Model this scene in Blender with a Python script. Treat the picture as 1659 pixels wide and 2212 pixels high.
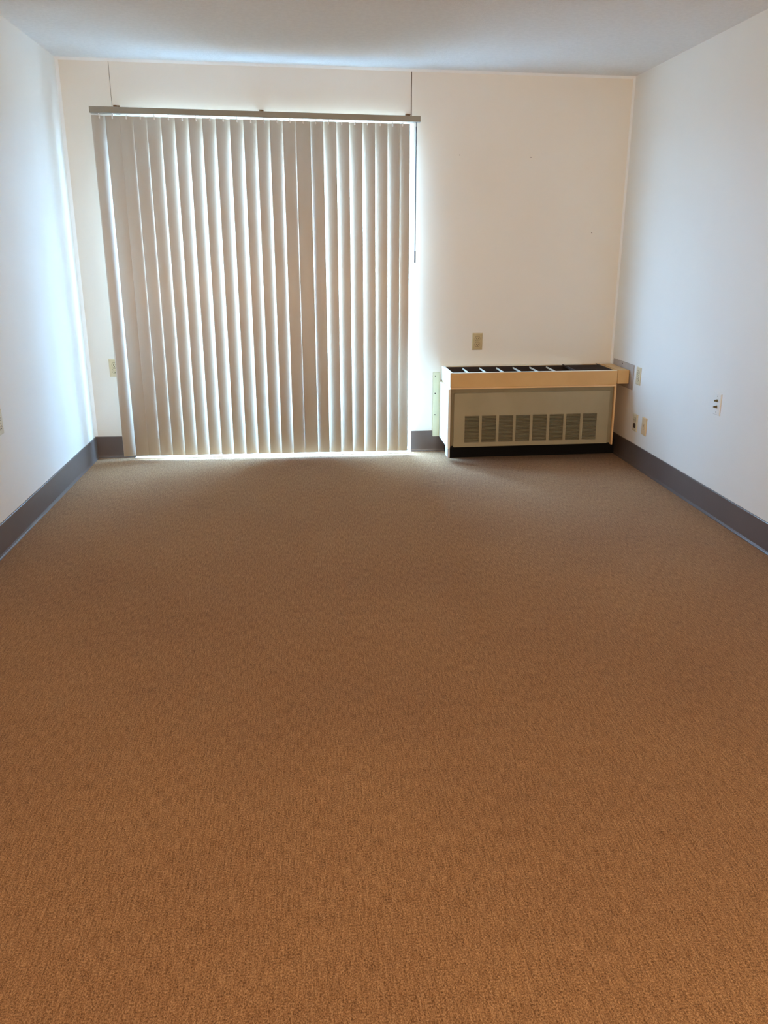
import bpy, bmesh, math, random
from mathutils import Vector, Matrix

for o in list(bpy.data.objects):
    bpy.data.objects.remove(o, do_unlink=True)
S = bpy.context.scene
COL = S.collection
random.seed(4)

# ------------------------------------------------------------------ camera
W, H = 3.575, 2.44            # room width and height; window wall is y = 0, room runs to -y
REAR = -8.2
F_PX, RW, RH = 1765.29, 1659, 2212
cam_d = bpy.data.cameras.new('camera')
cam = bpy.data.objects.new('camera', cam_d)
COL.objects.link(cam)
S.camera = cam
cam_d.sensor_fit = 'VERTICAL'
cam_d.sensor_height = 24.0
cam_d.sensor_width = 18.0
cam_d.lens = F_PX * 24.0 / RH
cam_d.shift_x = -47.9 / RH
cam_d.shift_y = -20.1 / RH
cam_d.clip_start = 0.05
right = Vector((0.9926562545, -0.1207074175, 0.0079548538))
up = Vector((0.0282905509, 0.2955814271, 0.9548985625))
fwd = Vector((0.1176146465, 0.9476609833, -0.2968256317))
m = Matrix((right, up, -fwd)).transposed().to_4x4()
m.translation = Vector((1.41881, -5.60704, 1.37394))
cam.matrix_world = m

# ------------------------------------------------------------------ light and exposure
world = bpy.data.worlds.new('sky')
S.world = world
world.use_nodes = True
wn, wl = world.node_tree.nodes, world.node_tree.links
wn.clear()
wo = wn.new('ShaderNodeOutputWorld')
bg = wn.new('ShaderNodeBackground')
tc = wn.new('ShaderNodeTexCoord')
sx = wn.new('ShaderNodeSeparateXYZ')
rp = wn.new('ShaderNodeValToRGB')
rp.color_ramp.elements[0].position = 0.46
rp.color_ramp.elements[0].color = (0.24, 0.30, 0.36, 1)
rp.color_ramp.elements[1].position = 0.52
rp.color_ramp.elements[1].color = (0.32, 0.61, 1.0, 1)
mr = wn.new('ShaderNodeMapRange')
mr.inputs[1].default_value = -1
mr.inputs[2].default_value = 1
wl.new(tc.outputs['Generated'], sx.inputs[0])
wl.new(sx.outputs[2], mr.inputs[0])
wl.new(mr.outputs[0], rp.inputs[0])
wl.new(rp.outputs[0], bg.inputs[0])
SKY = 69.0
bg.inputs[1].default_value = SKY
wl.new(bg.outputs[0], wo.inputs[0])


def area(name, loc, direction, sx_, sy_, power, color, portal=False):
    d = bpy.data.lights.new(name, 'AREA')
    d.shape = 'RECTANGLE'
    d.size, d.size_y = sx_, sy_
    d.energy = power
    d.color = color
    o = bpy.data.objects.new(name, d)
    COL.objects.link(o)
    o.location = loc
    o.rotation_euler = Vector(direction).to_track_quat('-Z', 'Y').to_euler()
    if portal:
        d.cycles.is_portal = True
    return o


# sampling portal in the patio door opening; warm fill lamp added behind the camera for unseen interior light
area('door_portal', (1.2135, 0.012, 1.08), (0, -1, 0), 1.83, 2.16, 1, (1, 1, 1), True)
area('warm_fill_light', (1.9, REAR + 0.25, 1.35), (0.0, 1, -0.06), 2.6, 1.9, 113, (1.0, 0.79, 0.545))

vs = S.view_settings
S.display_settings.display_device = 'sRGB'
vs.view_transform = 'Standard'
vs.look = 'None'
vs.exposure = 0.0
vs.gamma = 1.0
vs.use_curve_mapping = False
cy = S.cycles
cy.max_bounces = 14
cy.diffuse_bounces = 10
cy.glossy_bounces = 4
cy.transmission_bounces = 6
cy.transparent_max_bounces = 12
cy.caustics_reflective = False
cy.caustics_refractive = False
cy.sample_clamp_indirect = 12.0
cy.use_denoising = True


# ------------------------------------------------------------------ materials
def mat(name, col, rough=0.5, spec=0.5, metal=0.0):
    m_ = bpy.data.materials.new(name)
    m_.use_nodes = True
    b = m_.node_tree.nodes['Principled BSDF']
    b.inputs['Base Color'].default_value = (*col, 1)
    b.inputs['Roughness'].default_value = rough
    b.inputs['Specular IOR Level'].default_value = spec
    b.inputs['Metallic'].default_value = metal
    return m_


def nodes(m_):
    return m_.node_tree.nodes, m_.node_tree.links, m_.node_tree.nodes['Principled BSDF']


def noise(m_, scale, detail=2.0, rough=0.5, stretch=(1, 1, 1)):
    n, l, b = nodes(m_)
    t = n.new('ShaderNodeTexCoord')
    mp = n.new('ShaderNodeMapping')
    mp.inputs['Scale'].default_value = stretch
    x = n.new('ShaderNodeTexNoise')
    x.inputs['Scale'].default_value = scale
    x.inputs['Detail'].default_value = detail
    x.inputs['Roughness'].default_value = rough
    l.new(t.outputs['Object'], mp.inputs[0])
    l.new(mp.outputs[0], x.inputs['Vector'])
    return x


def bump(m_, tex, strength, dist):
    n, l, b = nodes(m_)
    u = n.new('ShaderNodeBump')
    u.inputs['Strength'].default_value = strength
    u.inputs['Distance'].default_value = dist
    l.new(tex.outputs[0], u.inputs['Height'])
    l.new(u.outputs[0], b.inputs['Normal'])
    return u


def mottled(name, c1, c2, scale, rough=0.5, spec=0.4, b_scale=None, b_str=0.1, b_dist=0.001, stretch=(1, 1, 1)):
    m_ = mat(name, c1, rough, spec)
    n, l, b = nodes(m_)
    x = noise(m_, scale, 3, 0.55, stretch)
    r = n.new('ShaderNodeValToRGB')
    r.color_ramp.elements[0].position = 0.35
    r.color_ramp.elements[1].position = 0.65
    r.color_ramp.elements[0].color = (*c1, 1)
    r.color_ramp.elements[1].color = (*c2, 1)
    l.new(x.outputs['Fac'], r.inputs[0])
    l.new(r.outputs[0], b.inputs['Base Color'])
    if b_scale:
        bump(m_, noise(m_, b_scale, 3, 0.6), b_str, b_dist)
    return m_


M = {}
M['wall'] = mottled('wall_paint', (0.80, 0.765, 0.705), (0.82, 0.785, 0.72), 1.3, 0.45, 0.35, 190, 0.08, 0.001)
M['ceiling'] = mottled('ceiling_texture', (0.74, 0.72, 0.69), (0.78, 0.76, 0.73), 45, 0.85, 0.2, 120, 0.5, 0.004)
M['bead'] = mat('corner_bead_paint', (0.85, 0.84, 0.82), 0.35, 0.4)
M['seam'] = mottled('seam_shadow_gap', (0.10, 0.07, 0.045), (0.20, 0.15, 0.10), 30, 0.9, 0.1)
M['base'] = mottled('vinyl_baseboard', (0.112, 0.087, 0.079), (0.126, 0.098, 0.088), 3.0, 0.36, 0.75, 60, 0.05, 0.001)
M['alum'] = mat('white_aluminium', (0.72, 0.72, 0.70), 0.4, 0.5)
M['sill'] = mat('pale_threshold', (0.80, 0.80, 0.78), 0.4, 0.5)
M['deck'] = mottled('bounce_concrete', (0.50, 0.49, 0.47), (0.58, 0.57, 0.55), 6, 0.9, 0.1)
M['rail'] = mottled('headrail_enamel', (0.27, 0.24, 0.19), (0.31, 0.275, 0.22), 12, 0.5, 0.4, stretch=(0.3, 1, 1))
M['bracket'] = mat('bronze_bracket', (0.16, 0.09, 0.035), 0.45, 0.5, 0.4)
M['clip'] = mat('white_nylon', (0.86, 0.86, 0.85), 0.35, 0.5)
M['wand'] = mat('smoky_plastic', (0.018, 0.026, 0.035), 0.3, 0.4)
M['ivory'] = mottled('ivory_plastic', (0.62, 0.52, 0.33), (0.65, 0.55, 0.36), 40, 0.35, 0.45)
M['ivoryshade'] = mottled('shaded_ivory_plastic', (0.47, 0.36, 0.19), (0.51, 0.40, 0.22), 40, 0.35, 0.5)  # darker ivory copy: shade on the end wall outlet put into the colour
M['tanplate'] = mottled('tan_plastic', (0.66, 0.47, 0.26), (0.70, 0.50, 0.28), 40, 0.4, 0.45)
M['whiteplate'] = mat('white_plastic', (0.80, 0.79, 0.74), 0.35, 0.45)
M['slot'] = mat('dark_slot', (0.035, 0.022, 0.012), 0.7, 0.2)
M['jack'] = mat('brown_jack', (0.05, 0.03, 0.018), 0.5, 0.3)
M['screw'] = mat('screw_steel', (0.45, 0.43, 0.38), 0.35, 0.5, 0.8)
M['brass'] = mat('tarnished_brass', (0.20, 0.15, 0.06), 0.35, 0.5, 0.9)
M['orange'] = mottled('aged_tan_enamel', (0.60, 0.37, 0.15), (0.65, 0.41, 0.175), 5, 0.4, 0.4)
M['lip'] = mottled('peach_enamel', (0.70, 0.45, 0.22), (0.76, 0.50, 0.25), 9, 0.4, 0.4)
M['edge'] = mat('dark_brown_edge', (0.20, 0.11, 0.045), 0.6, 0.2)  # thin dark line beside the left panel
M['cream'] = mottled('cream_enamel', (0.80, 0.78, 0.68), (0.83, 0.81, 0.72), 6, 0.3, 0.5)
M['flange'] = mottled('greenish_cream_enamel', (0.60, 0.60, 0.42), (0.66, 0.65, 0.46), 10, 0.4, 0.4)
M['khaki'] = mottled('khaki_enamel', (0.315, 0.265, 0.165), (0.345, 0.29, 0.185), 5, 0.45, 0.4)
M['khakidark'] = mottled('dull_khaki_enamel', (0.225, 0.185, 0.105), (0.25, 0.205, 0.12), 6, 0.5, 0.35)
M['black'] = mat('black_cavity', (0.012, 0.010, 0.009), 0.8, 0.2)
M['core'] = mat('dark_interior', (0.05, 0.035, 0.03), 0.7, 0.3)
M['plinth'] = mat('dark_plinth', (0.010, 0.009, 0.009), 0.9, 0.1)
M['footshade'] = mat('shaded_foot_grey', (0.55, 0.56, 0.58), 0.4, 0.5, 0.1)  # cool grey for the panel foot, its bluish shading put into the colour
M['plategrey'] = mottled('grey_wall_plate', (0.42, 0.37, 0.33), (0.46, 0.41, 0.37), 18, 0.5, 0.4)

# carpet: dense brown loop pile with lengthwise streaks
M['carpet'] = mat('brown_carpet', (0.3, 0.18, 0.09), 0.95, 0.1)
n, l, b = nodes(M['carpet'])
fine = noise(M['carpet'], 330, 2, 0.75, (1, 0.7, 1))
streak = noise(M['carpet'], 190, 2, 0.6, (1, 0.12, 1))
patch = noise(M['carpet'], 1.4, 3, 0.55)
mixf = n.new('ShaderNodeMath'); mixf.operation = 'MULTIPLY_ADD'
mixf.inputs[1].default_value = 0.72
l.new(fine.outputs['Fac'], mixf.inputs[0])
ms = n.new('ShaderNodeMath'); ms.operation = 'MULTIPLY'; ms.inputs[1].default_value = 0.28
l.new(streak.outputs['Fac'], ms.inputs[0])
l.new(ms.outputs[0], mixf.inputs[2])
r = n.new('ShaderNodeValToRGB')
e = r.color_ramp.elements
e[0].position, e[0].color = 0.36, (0.142, 0.072, 0.036, 1)
e[1].position, e[1].color = 0.66, (0.64, 0.392, 0.215, 1)
em = e.new(0.5); em.color = (0.362, 0.199, 0.099, 1)
l.new(mixf.outputs[0], r.inputs[0])
mc = n.new('ShaderNodeMix'); mc.data_type = 'RGBA'; mc.blend_type = 'MULTIPLY'
pr = n.new('ShaderNodeValToRGB')
pr.color_ramp.elements[0].position, pr.color_ramp.elements[0].color = 0.3, (0.92, 0.90, 0.90, 1)
pr.color_ramp.elements[1].position, pr.color_ramp.elements[1].color = 0.7, (1.04, 1.04, 1.02, 1)
l.new(patch.outputs['Fac'], pr.inputs[0])
mc.inputs[0].default_value = 1.0
l.new(r.outputs[0], mc.inputs[6])
l.new(pr.outputs[0], mc.inputs[7])
l.new(mc.outputs[2], b.inputs['Base Color'])
b.inputs['Sheen Weight'].default_value = 0.12
b.inputs['Sheen Roughness'].default_value = 0.3
b.inputs['Sheen Tint'].default_value = (0.92, 0.95, 1, 1)  # bluish tint puts cool window light into the carpet sheen
bump(M['carpet'], mixf, 0.9, 0.006)

# vinyl slat: mostly diffuse with a little light coming through
M['slat'] = mat('vinyl_slat', (0.645, 0.57, 0.485), 0.4, 0.4)
n, l, b = nodes(M['slat'])
tr = n.new('ShaderNodeBsdfTranslucent')
tr.inputs[0].default_value = (1.0, 0.75, 0.5, 1)
mx = n.new('ShaderNodeMixShader')
mx.inputs[0].default_value = 0.015
out = [x for x in n if x.type == 'OUTPUT_MATERIAL'][0]
l.new(b.outputs[0], mx.inputs[1])
l.new(tr.outputs[0], mx.inputs[2])
l.new(mx.outputs[0], out.inputs[0])

M['glass'] = bpy.data.materials.new('door_glass')
M['glass'].use_nodes = True
n, l = M['glass'].node_tree.nodes, M['glass'].node_tree.links
n.clear()
out = n.new('ShaderNodeOutputMaterial')
mx = n.new('ShaderNodeMixShader'); mx.inputs[0].default_value = 0.05
tp = n.new('ShaderNodeBsdfTransparent'); tp.inputs[0].default_value = (0.97, 0.985, 0.98, 1)
gl = n.new('ShaderNodeBsdfGlossy'); gl.inputs['Roughness'].default_value = 0.02
l.new(tp.outputs[0], mx.inputs[1]); l.new(gl.outputs[0], mx.inputs[2]); l.new(mx.outputs[0], out.inputs[0])


# ------------------------------------------------------------------ mesh helpers
def bx(bm, x0, x1, y0, y1, z0, z1):
    v = [bm.verts.new(p) for p in ((x0, y0, z0), (x1, y0, z0), (x1, y1, z0), (x0, y1, z0),
                                   (x0, y0, z1), (x1, y0, z1), (x1, y1, z1), (x0, y1, z1))]
    for f in ((0, 3, 2, 1), (4, 5, 6, 7), (0, 1, 5, 4), (1, 2, 6, 5), (2, 3, 7, 6), (3, 0, 4, 7)):
        bm.faces.new([v[i] for i in f])


def prism(bm, poly, axis, a, b_):
    """extrude a polygon of 2-D points along axis ('x','y','z') from a to b_"""
    def P(t, q):
        return {'x': (t, q[0], q[1]), 'y': (q[0], t, q[1]), 'z': (q[0], q[1], t)}[axis]
    A = [bm.verts.new(P(a, q)) for q in poly]
    B = [bm.verts.new(P(b_, q)) for q in poly]
    k = len(poly)
    bm.faces.new(A)
    bm.faces.new(B[::-1])
    for i in range(k):
        bm.faces.new((A[i], B[i], B[(i + 1) % k], A[(i + 1) % k]))


def cyl(bm, c, axis, rad, length, seg=20, r2=None):
    q = Vector(axis).to_track_quat('Z', 'Y').to_matrix().to_4x4()
    q.translation = Vector(c) + Vector(axis).normalized() * (length / 2)
    bmesh.ops.create_cone(bm, cap_ends=True, segments=seg, radius1=rad, radius2=rad if r2 is None else r2,
                          depth=length, matrix=q)


def obj(name, bm, m_, parent=None, bevel=0.0, smooth=False):
    bmesh.ops.recalc_face_normals(bm, faces=bm.faces[:])
    if bevel:
        bmesh.ops.bevel(bm, geom=bm.edges[:], offset=bevel, segments=2, affect='EDGES', clamp_overlap=True)
    me = bpy.data.meshes.new(name)
    bm.to_mesh(me)
    bm.free()
    if smooth:
        for p in me.polygons:
            p.use_smooth = True
    me.materials.append(m_)
    o = bpy.data.objects.new(name, me)
    COL.objects.link(o)
    if parent:
        o.parent = parent
    return o


def B(*boxes):
    bm = bmesh.new()
    for q in boxes:
        bx(bm, *q)
    return bm


def tag(o, label, cat, group=None):
    o['label'] = label
    o['category'] = cat
    if group:
        o['group'] = group
    return o


def thing(name, label, cat, loc=(0, 0, 0), rot=(0, 0, 0), group=None):
    o = bpy.data.objects.new(name, None)
    o.empty_display_size = 0.1
    COL.objects.link(o)
    o.location = loc
    o.rotation_euler = rot
    return tag(o, label, cat, group)


def struct(name, bm, m_, label, cat, bevel=0.0):
    o = obj(name, bm, m_, None, bevel)
    o['kind'] = 'structure'
    return tag(o, label, cat)


# ------------------------------------------------------------------ room shell
DX0, DX1, DZ = 0.302, 2.142, 2.150      # patio door opening
SEAM = 2.125                            # seam of the panel over the door
T = 0.14
struct('floor', B((-0.1, W + 0.1, REAR - 0.1, 0.0, -0.12, 0.0)), M['carpet'],
       'brown loop pile carpet covering the whole floor', 'carpet')
struct('ceiling', B((-0.1, W + 0.1, REAR - 0.1, T, H, H + 0.12)), M['ceiling'],
       'off white lightly textured ceiling', 'ceiling')
struct('wall_left', B((-0.12, 0, REAR, T, -0.12, H)), M['wall'], 'plain white wall on the left', 'wall')
struct('wall_right', B((W, W + 0.12, REAR, T, -0.12, H)), M['wall'], 'plain white wall on the right', 'wall')
struct('wall_rear', B((-0.12, W + 0.12, REAR - 0.12, REAR, -0.12, H)), M['wall'],
       'plain white wall behind the viewer', 'wall')
# window wall: a skin in three panels with open seams over the door, on a solid core
g = 0.004
wb = B((0, DX0 - g * 0.32, 0, 0.03, -0.12, H), (DX1, W, 0, 0.03, -0.12, H), (SEAM + g * 1.1, DX1, 0, 0.03, DZ, H),
       (DX0 + g * 0.32, SEAM - g * 0.4, 0, 0.03, DZ, H),
       (0, DX0, 0.03, T, -0.12, H), (DX1, W, 0.03, T, -0.12, H), (DX0, DX1, 0.03, T, DZ, H))
struct('wall_back', wb, M['wall'], 'cream painted end wall around the covered patio door', 'wall')
struct('trim_1', B((DX0 - 0.0012, DX0 + 0.0012, 0.006, 0.029, DZ + 0.001, H - 0.001)), M['seam'],
       'thin dark seam above the left end of the blind', 'wall seam')
struct('trim_2', B((SEAM - 0.0015, SEAM + 0.0043, 0.006, 0.029, DZ + 0.001, H - 0.001)), M['seam'],
       'thin dark seam above the right end of the blind', 'wall seam')
# caulk beads in the corners
for i, (poly, ax, a, b_, lab) in enumerate((
        ([(0.0, H), (-0.014, H), (0.0, H - 0.014)], 'x', 0.0, W, 'white bead between ceiling and end wall'),
        ([(0.0, 0.0), (0.016, 0.0), (0.0, -0.016)], 'z', 0.15, H, 'white bead in the left corner of the end wall'),
        ([(W, 0.0), (W - 0.012, 0.0), (W, -0.012)], 'z', 0.15, H, 'white bead in the right corner of the end wall'))):
    bm = bmesh.new()
    prism(bm, poly, ax, a, b_)
    struct('trim_%d' % (i + 3), bm, M['bead'], lab, 'corner trim')


def base_profile(s):
    return [(0, 0), (s * 0.014, 0), (s * 0.013, 0.004), (s * 0.0085, 0.008), (s * 0.0065, 0.016),
            (s * 0.0065, 0.143), (s * 0.005, 0.147), (0, 0.147)]


bm = bmesh.new(); prism(bm, base_profile(1), 'y', REAR, 0)
struct('baseboard_left', bm, M['base'], 'dark brown vinyl baseboard along the left wall', 'baseboard')
bm = bmesh.new(); prism(bm, [(W - min(x, 0.010), z) for x, z in base_profile(1)], 'y', REAR, 0)
struct('baseboard_right', bm, M['base'], 'dark brown vinyl baseboard along the right wall', 'baseboard')
bm = bmesh.new()
prism(bm, base_profile(-1), 'x', 0.007, 0.255)
prism(bm, base_profile(-1), 'x', DX1 + 0.002, W - 0.007)
struct('baseboard_back', bm, M['base'], 'dark brown vinyl baseboard on the end wall either side of the blind', 'baseboard')
struct('trim_6', B((0.257, DX1, -0.058, -0.0005, 0, 0.006)), M['sill'],
       'pale threshold strip along the bottom of the patio door', 'threshold')

# patio door behind the blind
door = bpy.data.objects.new('door_1', None)
COL.objects.link(door)
door.location = (DX0, 0.06, 0)
door['kind'] = 'structure'
tag(door, 'sliding glass patio door behind the vertical blind', 'door')
dx = DX1 - DX0
obj('door_frame', B((0, 0.012, -0.03, 0.08, 0, DZ), (dx - 0.009, dx, -0.03, 0.08, 0, DZ), (0.012, dx - 0.009, -0.03, 0.08, DZ - 0.015, DZ),
                    (0.012, dx - 0.009, -0.059, 0.08, 0, 0.016)), M['alum'], door)
for x0, x1, y in ((0.012, 0.93, 0.0), (0.89, dx - 0.009, 0.04)):  # hidden left stile widened to hold light off the left wall
    st = obj('door_panel', B((x0, x0 + (0.14 if y == 0 else 0.05), y, y + 0.03, 0.016, DZ - 0.015), (x1 - (0.04 if y == 0 else 0.024), x1, y, y + 0.03, 0.016, DZ - 0.015),
                             (x0 + (0.14 if y == 0 else 0.05), x1 - 0.04, y, y + 0.03, 0.016, 0.06), (x0 + (0.14 if y == 0 else 0.05), x1 - 0.04, y, y + 0.03, DZ - 0.045, DZ - 0.015)), M['alum'], door)
    obj('glass_pane', B((x0 + (0.14 if y == 0 else 0.05), x1 - (0.04 if y == 0 else 0.024), y + 0.012, y + 0.017, 0.06, DZ - 0.045)), M['glass'], st)
struct('floor_bounce', B((-1.5, 5.0, T, 2.2, -0.15, -0.02)), M['deck'], 'pale balcony slab added unseen outside the patio door', 'bounce')  # unseen slab added to throw sky light up through the door

# ------------------------------------------------------------------ vertical blind
BY = -0.070
blind = thing('vertical_blind', 'beige vertical slat blind closed over the patio door', 'blind', (1.18, BY, 2.13))
bz = 2.13
# headrail: channel section with a slight fall to the right, as in the photo
bm = bmesh.new()
prism(bm, [(-0.022, 0.003), (-0.022, 0.033), (-0.019, 0.035), (0.019, 0.035), (0.022, 0.033), (0.022, 0.003),
           (0.019, 0.000), (0.006, 0.000), (0.006, 0.006), (-0.006, 0.006), (-0.006, 0.000), (-0.019, 0.000)], 'x', -0.994, 0.994)
hr = obj('headrail', bm, M['rail'], blind)
hr.rotation_euler = (0, math.radians(0.14), 0)
for x in (0.335, 1.195, 2.10):
    lx = x - 1.18
    zt = 0.035 - lx * math.tan(math.radians(0.14))
    bm = B((lx - 0.010, lx + 0.010, -0.012, 0.069, zt, zt + 0.004), (lx - 0.012, lx + 0.012, 0.062, 0.0695, zt - 0.03, zt + 0.02))
    cyl(bm, (lx, -0.002, zt + 0.003), (0, 0, 1), 0.011, 0.007, 14, 0.013)
    obj('bracket', bm, M['bracket'], blind)

PIV = [0.234, 0.314, 0.394, 0.475, 0.556, 0.638, 0.719, 0.800, 0.881, 0.962, 1.045, 1.127, 1.207, 1.286,
       1.366, 1.446, 1.526, 1.606, 1.686, 1.767, 1.847, 1.925, 2.003, 2.066]
# turn of each slat in degrees: + = left edge towards the room, - = right edge towards the room
ANG = [25, -2.0, 4.0, 5.0, 6.5, 12, 15, 16.5, 16.5, 16, 16.5, 15.5, 14.5, 12.5,
       9, 3.0, -17, -14, -15.5, -16, -17, -10, -17, -9]
SW, SAG, ST = 0.0445, 0.0080, 0.0010


def slat_mesh(zlo, zhi):
    bm = bmesh.new()
    k = 12
    rings = []
    for z in (zlo, zhi):
        fr, bk = [], []
        for i in range(k + 1):
            u = -1 + 2 * i / k
            x = SW * u
            y = -SAG * (1 - u * u)
            fr.append(bm.verts.new((x, y - ST / 2, z)))
            bk.append(bm.verts.new((x, y + ST / 2, z)))
        rings.append((fr, bk))
    (f0, b0), (f1, b1) = rings
    for i in range(k):
        bm.faces.new((f0[i], f0[i + 1], f1[i + 1], f1[i]))
        bm.faces.new((b0[i + 1], b0[i], b1[i], b1[i + 1]))
        bm.faces.new((f0[i + 1], f0[i], b0[i], b0[i + 1]))
        bm.faces.new((f1[i], f1[i + 1], b1[i + 1], b1[i]))
    bm.faces.new((f0[0], f1[0], b1[0], b0[0]))
    bm.faces.new((f1[k], f0[k], b0[k], b1[k]))
    return bm


def clip_mesh():
    bm = B((-0.0030, 0.0030, -0.0014, 0.0014, -0.003, 0.020))
    cyl(bm, (0, -0.0082, -0.0125), (0, -1, 0), 0.0052, 0.0042, 14, 0.0040)
    bx(bm, -0.0035, 0.0035, -0.0122, 0.0014, -0.0085, 0.0005)
    return bm


slat0 = clip0 = None
for i, (x, a) in enumerate(zip(PIV, ANG)):
    z = 2.119 - 2.13 - (x - 1.18) * 0.0008
    if slat0 is None:
        slat0 = obj('slat', slat_mesh(-2.094, 0.0), M['slat'], blind, smooth=False)
        for p in slat0.data.polygons:
            p.use_smooth = abs(p.normal.z) < 0.5 and abs(p.normal.y) > 0.6
        clip0 = obj('carrier_clip', clip_mesh(), M['clip'], slat0)
        s = slat0
    else:
        s = slat0.copy(); COL.objects.link(s); s.parent = blind
        c = clip0.copy(); COL.objects.link(c); c.parent = s
    s.location = (x - 1.18, 0, z)
    s.rotation_euler = (math.radians(random.uniform(-0.05, 0.05)), 0, math.radians(a))
# tilt wand at the right end
bm = bmesh.new()
cyl(bm, (0.968, -0.012, 0.0), (0, 0, -1), 0.0022, 0.03, 8)
cyl(bm, (0.968, -0.012, -0.028), (0, 0, -1), 0.0034, 0.745, 10)
wd = obj('wand', bm, M['wand'], blind, smooth=False)
bm = bmesh.new(); cyl(bm, (0.968, -0.012, -0.770), (0, 0, -1), 0.0052, 0.073, 12)
obj('wand_grip', bm, M['wand'], wd)

# ------------------------------------------------------------------ wall heater in the corner
HX, HY = 2.358, -0.360       # left side and front face
ht = thing('wall_heater', 'old tan and khaki console heater hung in the right corner below an outlet', 'heater',
           (HX, 0, 0), (0, math.radians(-0.40), 0))
L = 3.487 - HX               # cabinet length
D = -HY
bev = 0.0015
# top casing with an open top
z0, z1 = 0.508, 0.601
top = obj('top_casing', B((0.006, L - 0.006, -D, -D + 0.014, z0, z1),          # front board
                          (0.0, 0.012, -D + 0.0005, -0.002, z0, z1 + 0.001),    # left end
                          (L - 0.012, L, -D + 0.0005, -0.002, z0, z1 + 0.001),
                          (0.012, L - 0.012, -0.045, -0.002, z0, z1)), M['orange'], ht, bev)
obj('left_end_cap', B((-0.0012, 0.0004, -D + 0.0008, -0.002, z0 + 0.001, z1 + 0.002)), M['cream'], top).__setitem__('label', 'cream end of the tan casing')
obj('rim', B((0.004, L - 0.004, -D + 0.001, -D + 0.019, z1, z1 + 0.003), (0.004, L - 0.14, -0.046, -0.003, z1, z1 + 0.003),
             (0.001, 0.016, -D + 0.002, -0.003, z1 + 0.001, z1 + 0.0036)), M['cream'], top)
obj('dark_lining', B((0.013, L - 0.013, -0.0500, -0.0455, z0 + 0.03, z1 - 0.002), (0.013, L - 0.013, -D + 0.015, -0.046, z0 + 0.004, z0 + 0.03)), M['core'], top)  # low dark slab plus a lining added to darken the open casing
for k in range(6):
    xx = 0.135 + k * 0.1185
    bm = bmesh.new()
    prism(bm, [(-D + 0.014, z1 - 0.018), (-D + 0.014, z1 - 0.007), (-0.045, z1 - 0.007), (-0.045, z1 - 0.018)], 'x', xx, xx + 0.0035)
    obj('divider', bm, M['cream'], top)
bm = bmesh.new()
for k in range(9):
    yy = -D + 0.03 + k * 0.032
    bx(bm, L - 0.275, L - 0.03, yy, yy + 0.008, z1 - 0.010, z1 + 0.002)
for xx in (L - 0.282, L - 0.033):
    bx(bm, xx, xx + 0.008, -D + 0.018, -0.02, z1 - 0.010, z1 + 0.0035)
obj('control_grille', bm, M['core'], top)
# lip and right side edge
obj('lip', B((0.002, L, -D - 0.002, -0.02, 0.497, 0.5075)), M['lip'], ht, bev)
obj('right_panel', B((L - 0.012, L, -D - 0.002, -0.004, 0.098, 0.4965)), M['lip'], ht, bev)
# left side panel with the chamfered lower corner
bm = bmesh.new()
prism(bm, [(-0.004, 0.104), (-0.262, 0.101), (-D, 0.099), (-D, 0.4965), (-0.006, 0.4965)], 'x', -0.012, 0.004)
sp = obj('left_panel', bm, M['cream'], ht, 0.002)
obj('left_panel_edge', B((0.0045, 0.0075, -D + 0.0005, -D + 0.02, 0.11, 0.496)), M['edge'], sp)
# wall flange on the left
fl = obj('wall_flange', B((-0.060, -0.0125, -0.010, -0.0005, 0.108, 0.558)), M['flange'], ht, bev)
for zz in (0.534, 0.413, 0.262):
    bm = bmesh.new(); cyl(bm, (-0.045, -0.0095, zz), (0, -1, 0), 0.0042, 0.003, 12)
    obj('screw', bm, M['slot'], fl)
# front: recessed frame, door panel with eight louvred vents
obj('front_frame', B((0.0105, 0.034, -D + 0.014, -D + 0.020, 0.115, 0.496), (L - 0.045, L - 0.0125, -D + 0.014, -D + 0.020, 0.11, 0.496),
                     (0.034, L - 0.045, -D + 0.014, -D + 0.020, 0.462, 0.496)), M['khakidark'], ht, 0.001)
PX0, PX1, PZ0, PZ1 = 0.030, L - 0.040, 0.110, 0.4665
VX0, VP, VW, VZ0, VZ1 = 0.1015, 0.1156, 0.0975, 0.138, 0.3165
bm = bmesh.new()
yf, yb = -D + 0.004, -D + 0.013
bx(bm, PX0, PX1, yf, yb, VZ1, PZ1)
bx(bm, PX0, PX1, yf, yb, PZ0, VZ0)
xs = [PX0]
for k in range(8):
    xs += [VX0 + k * VP, VX0 + k * VP + VW]
xs.append(PX1)
for k in range(0, len(xs), 2):
    bx(bm, xs[k], xs[k + 1], yf, yb, VZ0, VZ1)
fp = obj('front_panel', bm, M['khaki'], ht)
obj('panel_edge', B((PX0 - 0.003, PX0 + 0.004, yf - 0.002, yb, PZ0, PZ1 + 0.002), (PX0, PX1, yf - 0.002, yb, PZ1 - 0.001, PZ1 + 0.003),
                    (PX0, PX1, yf - 0.002, yb, PZ0 - 0.002, PZ0 + 0.004)), M['khaki'], fp, 0.0008)
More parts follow.
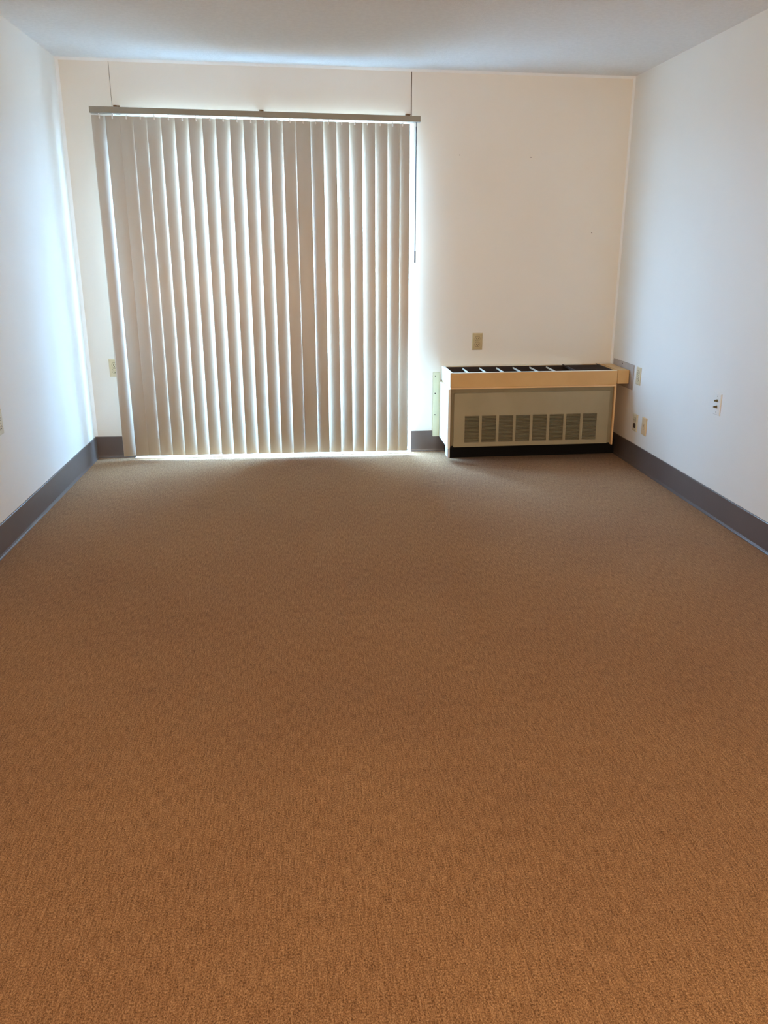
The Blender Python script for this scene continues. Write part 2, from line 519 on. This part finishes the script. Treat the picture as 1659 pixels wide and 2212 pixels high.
for k in range(8):
    v0, v1 = VX0 + k * VP, VX0 + k * VP + VW
    bm = bmesh.new()
    nl = 19
    for j in range(nl):
        zz = VZ0 + (j + 0.5) * (VZ1 - VZ0) / nl
        prism(bm, [(yf - 0.001, zz - 0.0022), (yf - 0.001, zz - 0.0006), (yb + 0.004, zz + 0.0024), (yb + 0.004, zz + 0.0010)], 'x', v0, v1)
    gr = obj('vent_grille', bm, M['khaki'], fp)
    obj('vent_surround', B((v0 - 0.0035, v0, yf - 0.0015, yb, VZ0 - 0.003, VZ1 + 0.003), (v1, v1 + 0.0035, yf - 0.0015, yb, VZ0 - 0.003, VZ1 + 0.003),
                           (v0, v1, yf - 0.0015, yb, VZ1, VZ1 + 0.003), (v0, v1, yf - 0.0015, yb, VZ0 - 0.003, VZ0)), M['khaki'], gr)
obj('cavity', B((0.006, L - 0.013, -D + 0.0215, -0.012, 0.10, 0.495)), M['black'], ht)
obj('plinth', B((0.024, L + 0.07, -0.215, -0.022, 0.0, 0.0995)), M['plinth'], ht)  # runs past the cabinet to stand in for the corner shadow
obj('leg', B((-0.0115, 0.0035, -D + 0.0005, -0.262, 0.037, 0.0982)), M['footshade'], ht, 0.001)
# duct box to the right wall and its plate
du = obj('duct', B((L + 0.002, W - HX - 0.0065, -D - 0.001, -0.03, 0.5135, 0.6035)), M['orange'], ht, 0.003)
wp = tag(obj('wall_plate', B((W - 0.006, W - 0.0005, -0.415, -0.045, 0.487, 0.652)), M['plategrey'], None, 0.0015),
         'grey metal plate on the right wall around the heater duct', 'wall plate')
bm = bmesh.new(); cyl(bm, (W - 0.0055, -0.215, 0.637), (-1, 0, 0), 0.004, 0.002, 12)
obj('screw', bm, M['slot'], wp)


# ------------------------------------------------------------------ outlets and jacks (built facing -y, then turned)
def plate_mesh():
    bm = bmesh.new()
    a, c, d = 0.0355, 0.057, 0.006
    back = [bm.verts.new((x, 0, z)) for x, z in ((-a, -c), (a, -c), (a, c), (-a, c))]
    mid = [bm.verts.new((x, -0.003, z)) for x, z in ((-a, -c), (a, -c), (a, c), (-a, c))]
    a2, c2 = a - 0.004, c - 0.004
    fr = [bm.verts.new((x, -d, z)) for x, z in ((-a2, -c2), (a2, -c2), (a2, c2), (-a2, c2))]
    bm.faces.new(back); bm.faces.new(fr)
    for p, q in ((back, mid), (mid, fr)):
        for i in range(4):
            bm.faces.new((p[i], p[(i + 1) % 4], q[(i + 1) % 4], q[i]))
    return bm


def oval(bm, cz, y0, y1, rx, rz, flat):
    pts = []
    for i in range(28):
        t = 2 * math.pi * i / 28
        pts.append((rx * math.cos(t), max(-flat, min(flat, rz * math.sin(t))) + cz))
    prism(bm, pts, 'y', y0, y1)


def duplex(label, loc, rz, m_, group='duplex outlets', dark_lower=False):
    t = thing('outlet', label, 'outlet', loc, (0, 0, rz), group)
    obj('cover_plate', plate_mesh(), m_, t)
    for s in (1, -1):
        bm = bmesh.new()
        oval(bm, s * 0.0195, -0.0085, -0.004, 0.0172, 0.0172, 0.0140)
        rc = obj('receptacle', bm, M['jack'] if (dark_lower and s < 0) else m_, t)
        bm = bmesh.new()
        oval(bm, s * 0.0195, -0.0066, -0.0052, 0.0185, 0.0185, 0.0153)
        obj('receptacle_gap', bm, M['slot'], t)
        zc = s * 0.0195
        obj('slot', B((-0.0075, -0.0050, -0.0090, -0.008, zc - 0.0035, zc + 0.0060)), M['slot'], rc)
        obj('slot', B((0.0050, 0.0072, -0.0090, -0.008, zc - 0.0025, zc + 0.0060)), M['slot'], rc)
        bm = bmesh.new(); cyl(bm, (0, -0.008, zc - 0.0085), (0, -1, 0), 0.0026, 0.001, 12)
        obj('ground_hole', bm, M['slot'], rc)
    bm = bmesh.new(); cyl(bm, (0, -0.0055, 0), (0, -1, 0), 0.0030, 0.0016, 12)
    obj('screw', bm, m_, t)
    return t


RZ = math.radians(-90)      # onto the right wall: local -y becomes world -x
duplex('ivory duplex outlet on the end wall above the heater', (2.599, -0.0003, 0.7675), 0, M['ivoryshade'])
duplex('ivory duplex outlet half hidden by the left edge of the blind', (0.170, -0.0003, 0.607), 0, M['ivory'])
duplex('ivory duplex outlet on the right wall beside the grey duct plate', (W - 0.0003, -0.497, 0.593), RZ, M['ivory'])
duplex('ivory outlet with a dark lower socket low beside the heater', (W - 0.0003, -0.512, 0.288), RZ, M['ivory'], dark_lower=True)
duplex('ivory outlet cut off by the left edge of the photo', (0.0003, -1.679, 0.588), math.radians(90), M['ivory'])

t = thing('phone_jack', 'tan phone jack plate low on the right wall', 'phone jack', (W - 0.0003, -0.660, 0.293), (0, 0, RZ))
obj('cover_plate', plate_mesh(), M['tanplate'], t)
bm = bmesh.new(); oval(bm, -0.002, -0.0078, -0.0055, 0.0135, 0.021, 0.021)
jk = obj('jack', bm, M['tanplate'], t)
obj('slot', B((-0.0022, 0.0022, -0.0084, -0.0074, -0.006, 0.010)), M['slot'], jk)
for s in (1, -1):
    bm = bmesh.new(); cyl(bm, (0, -0.0055, s * 0.042), (0, -1, 0), 0.0030, 0.0014, 12)
    obj('screw', bm, M['tanplate'], t)

t = thing('coax_plate', 'white plate with two brass cable connectors on the right wall', 'cable plate', (W - 0.0003, -1.563, 0.603), (0, 0, RZ))
obj('cover_plate', plate_mesh(), M['whiteplate'], t)
for s in (0.0185, -0.0135):
    bm = bmesh.new()
    cyl(bm, (0, -0.0058, s), (0, -1, 0), 0.0072, 0.004, 6)
    cyl(bm, (0, -0.0095, s), (0, -1, 0), 0.0047, 0.013, 18)
    cn = obj('connector', bm, M['brass'], t)
for s in (0.042, -0.042):
    bm = bmesh.new(); cyl(bm, (0, -0.0055, s), (0, -1, 0), 0.0034, 0.0014, 12)
    obj('screw', bm, M['screw'], t)

for x, z, lab in ((2.443, 1.952, 'small nailhole left high on the end wall nearer the blind'),
                  (2.914, 1.948, 'small nailhole left high in the middle of the end wall'),
                  (3.359, 1.486, 'small nailhole left on the end wall nearer the right corner')):
    bm = bmesh.new(); cyl(bm, (x, 0.002, z), (0, -1, 0), 0.0028, 0.0045, 10)  # small dark discs standing for nailholes
    tag(obj('nailhole', bm, M['seam']), lab, 'nailhole', 'nailholes in the end wall')
